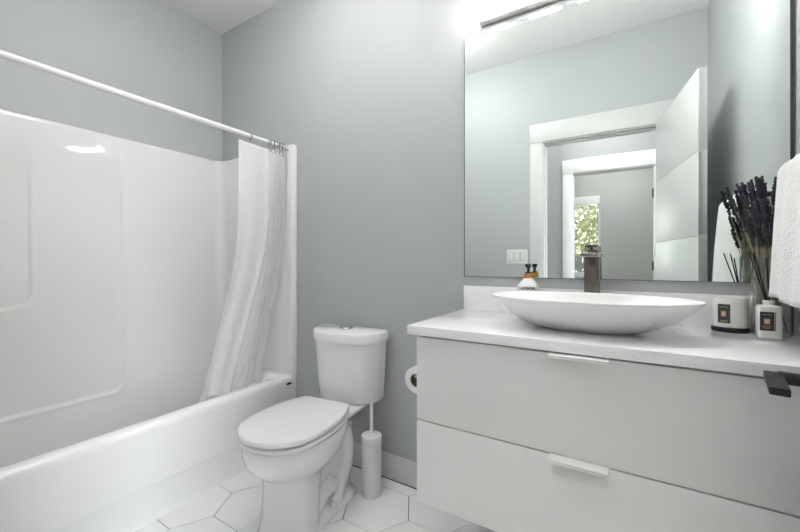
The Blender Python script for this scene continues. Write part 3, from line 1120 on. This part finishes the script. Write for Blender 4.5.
for i in range(5):
    L_ = [.335, .375, .425, .355, .305][i]
    st, hb = lav_stem(L_, [.018, -.012, .02, .006, -.02][i], i)
    me_s = bpy.data.meshes.new('stem_mesh')
    st.to_mesh(me_s); st.free(); me_s.materials.append(M['stem'])
    me_f = bpy.data.meshes.new('flower_mesh')
    hb.to_mesh(me_f); hb.free(); me_f.materials.append(M['flower'])
    for p in me_s.polygons: p.use_smooth = True
    for p in me_f.polygons: p.use_smooth = True
    protos.append((me_s, me_f, L_))
rnd = random.Random(21)
NL = 62
for i in range(NL):
    me_s, me_f, L_ = protos[i % 5]
    for tries in range(300):
        a, r = rnd.uniform(0, 2 * PI), .033 * math.sqrt(rnd.random())
        bx, by = LX + r * math.cos(a), LY + r * math.sin(a)
        lean = rnd.random()
        tx = LX - .125 * lean ** 1.15 + rnd.uniform(-.012, .020)
        ty = LY + rnd.uniform(-.055, .045)
        # keep inside the vase mouth, off mirror and wall
        hz = .226 / L_
        mx_, my_ = lerp(bx, tx, hz), lerp(by, ty, hz)
        if math.hypot(mx_ - LX, my_ - LY) < .0385 and ty < -.022 and tx < XR - .018:
            break
    d = Vector((tx - bx, ty - by, math.sqrt(max(.01, L_ ** 2 - (tx - bx) ** 2 - (ty - by) ** 2))))
    st = bpy.data.objects.new('lavender_stem', me_s)
    COL.objects.link(st)
    st.location = (bx, by, CZ1 + .0125 + rnd.uniform(0, .004))
    q = d.to_track_quat('Z', 'Y')
    from mathutils import Quaternion
    st.rotation_euler = (q @ Quaternion((0, 0, 1), rnd.uniform(-PI, PI))).to_euler()
    tag(st, 'dried lavender stem in the clear glass vase by the towel', 'lavender', 'lavender stems in the vase')
    fl_ = bpy.data.objects.new('flower_head', me_f)
    COL.objects.link(fl_)
    fl_.parent = st

# ------------------------------------------------------------------ reed diffuser
EX, EY = .3300, -.1600
dif = thing('reed_diffuser', 'white glass reed diffuser bottle with dark label in front of the vase', 'diffuser', (EX, EY, CZ1))
bm = bmesh.new()
rings = []
for hx, hy, z, r in ((.023, .018, CZ1 + .0003, .006), (.0250, .020, CZ1 + .003, .007), (.0250, .020, .979, .007), (.0238, .0188, .9835, .007), (.021, .016, .9855, .007), (.0125, .0125, .9870, .012), (.0115, .0115, .988, .011)):
    rings.append(rrect(EX, EY, hx, hy, r, z, 5))
loft(bm, rings)
link_mesh('bottle', bm, 'ceramic', dif, angle=40)
bm = bmesh.new()
lathe(bm, EX, EY, [(.0115, .9875), (.0115, .992), (.0130, .993), (.0130, .9990), (.0120, 1.000), (.0085, 1.000), (.0085, .990)], 24, cap1=True)
link_mesh('neck', bm, 'ceramic', dif, angle=40)
bm = bmesh.new()
yl = EY - .0203
box(bm, EX - .0225, EX + .0095, yl - .0004, yl + .001, .9170, .9690)
lb = part(link_mesh('label', bm, 'label2', dif, smooth=False), 'dark navy label with orange emblem')
bm = bmesh.new()
box(bm, EX - .0145, EX - .0020, yl - .0008, yl - .0003, .9350, .9505)
link_mesh('emblem', bm, 'labelorange', lb, smooth=False)
bm = bmesh.new()
box(bm, EX - .0115, EX - .0050, yl - .0011, yl - .0007, .9385, .9465)
link_mesh('emblem_centre', bm, 'labelpale', lb, smooth=False)
bm = bmesh.new()
box(bm, EX + .0060, EX + .0082, yl - .0008, yl - .0003, .9170, .9690)
for zz, w_ in ((.9615, .0105), (.9290, .0095), (.9245, .008)):
    for k in range(8):
        xa = EX - .0085 + lerp(-w_, w_, k / 8)
        box(bm, xa, xa + w_ * .17, yl - .0008, yl - .0003, zz - .0011, zz + .0011)
link_mesh('label_print', bm, 'gold', lb, smooth=False)

def reed_obj(tipx, tipy, tipz, bx, by, label):
    bm = bmesh.new()
    tube(bm, [(bx, by, .994), (tipx, tipy, tipz)], .0019, 8)
    o = link_mesh('diffuser_reed', bm, 'reed')
    return tag(o, label, 'reed', 'reeds in the diffuser')
reed_obj(.286, -.170, 1.138, EX - .004, EY, 'black diffuser reed leaning farthest left out of the white bottle')
reed_obj(.301, -.150, 1.135, EX - .001, EY + .003, 'black diffuser reed leaning left, right of the outermost reed')
reed_obj(.318, -.190, 1.120, EX + .001, EY - .003, 'black diffuser reed standing nearly upright beside the towel hem')

# ------------------------------------------------------------------ towel and its bar
TBX, TBZ = .372, 1.336
bar = thing('towel_bar', 'nickel towel bar on the right wall under the white towel', 'towel bar', (TBX, -.41, TBZ))
bm = bmesh.new()
tube(bm, [(TBX, -.135, TBZ), (TBX, -.66, TBZ)], .008, 16)
link_mesh('bar', bm, 'nickel', bar)
for yy in (-.145, -.65):
    bm = bmesh.new()
    tube(bm, [(TBX - .010, yy, TBZ), (XR - .008, yy, TBZ)], .009, 16)
    tube(bm, [(XR - .009, yy, TBZ), (XR - .0004, yy, TBZ)], .022, 20)
    link_mesh('bracket', bm, 'nickel', bar)
bm = bmesh.new()
prof = []   # (x, z) centre line of the folded cloth from front hem, over the bar, to back hem
zf, zb_ = 1.010, 1.000
RC = .033
for k in range(26):
    t = k / 25
    z = lerp(zf, TBZ, t)
    x = TBX - RC - .016 * (1 - t) ** 2.2 - .006 * math.sin(t * PI)
    prof.append((x, z, t))
for k in range(1, 12):
    a = PI - PI * k / 12
    prof.append((TBX + RC * math.cos(a), TBZ + RC * math.sin(a), 1))
for k in range(26):
    t = 1 - k / 25
    z = lerp(zb_, TBZ, t)
    prof.append((TBX + RC - .002 * (1 - t), z, t))
NY = 60
gv = []
for j in range(NY + 1):
    s = j / NY
    row = []
    for (x, z, t) in prof:
        front = x < TBX
        y = lerp(-.190, -.610, s)
        y += (1 - t) * (.020 * (1 - s) - .012 * s) if front else 0       # hem spreads
        wv = .006 * math.sin(s * 11 + t * 1.5) * (1 - t * .7) + .003 * math.sin(s * 27 + 2)
        xx = x + (wv if front else -abs(wv) * .3)
        edge = min(s, 1 - s) * NY
        rnd_ = .022 * max(0, 1 - edge / 5) ** 2
        xx += rnd_ if front else -rnd_ * .4
        zz = z + (.004 * math.sin(s * 9) * (1 - t) - .022 * max(0, 1 - edge / 6) ** 2 * (t > .93))
        row.append(bm.verts.new((xx, y, zz)))
    gv.append(row)
for j in range(NY):
    for i in range(len(prof) - 1):
        bm.faces.new((gv[j][i], gv[j][i + 1], gv[j + 1][i + 1], gv[j + 1][i]))
tw = link_mesh('hand_towel', bm, 'terry', angle=80)
tag(tw, 'white textured towel folded over the bar on the right wall', 'towel')
so_ = tw.modifiers.new('thickness', 'SOLIDIFY')
so_.thickness = .012
so_.offset = 0
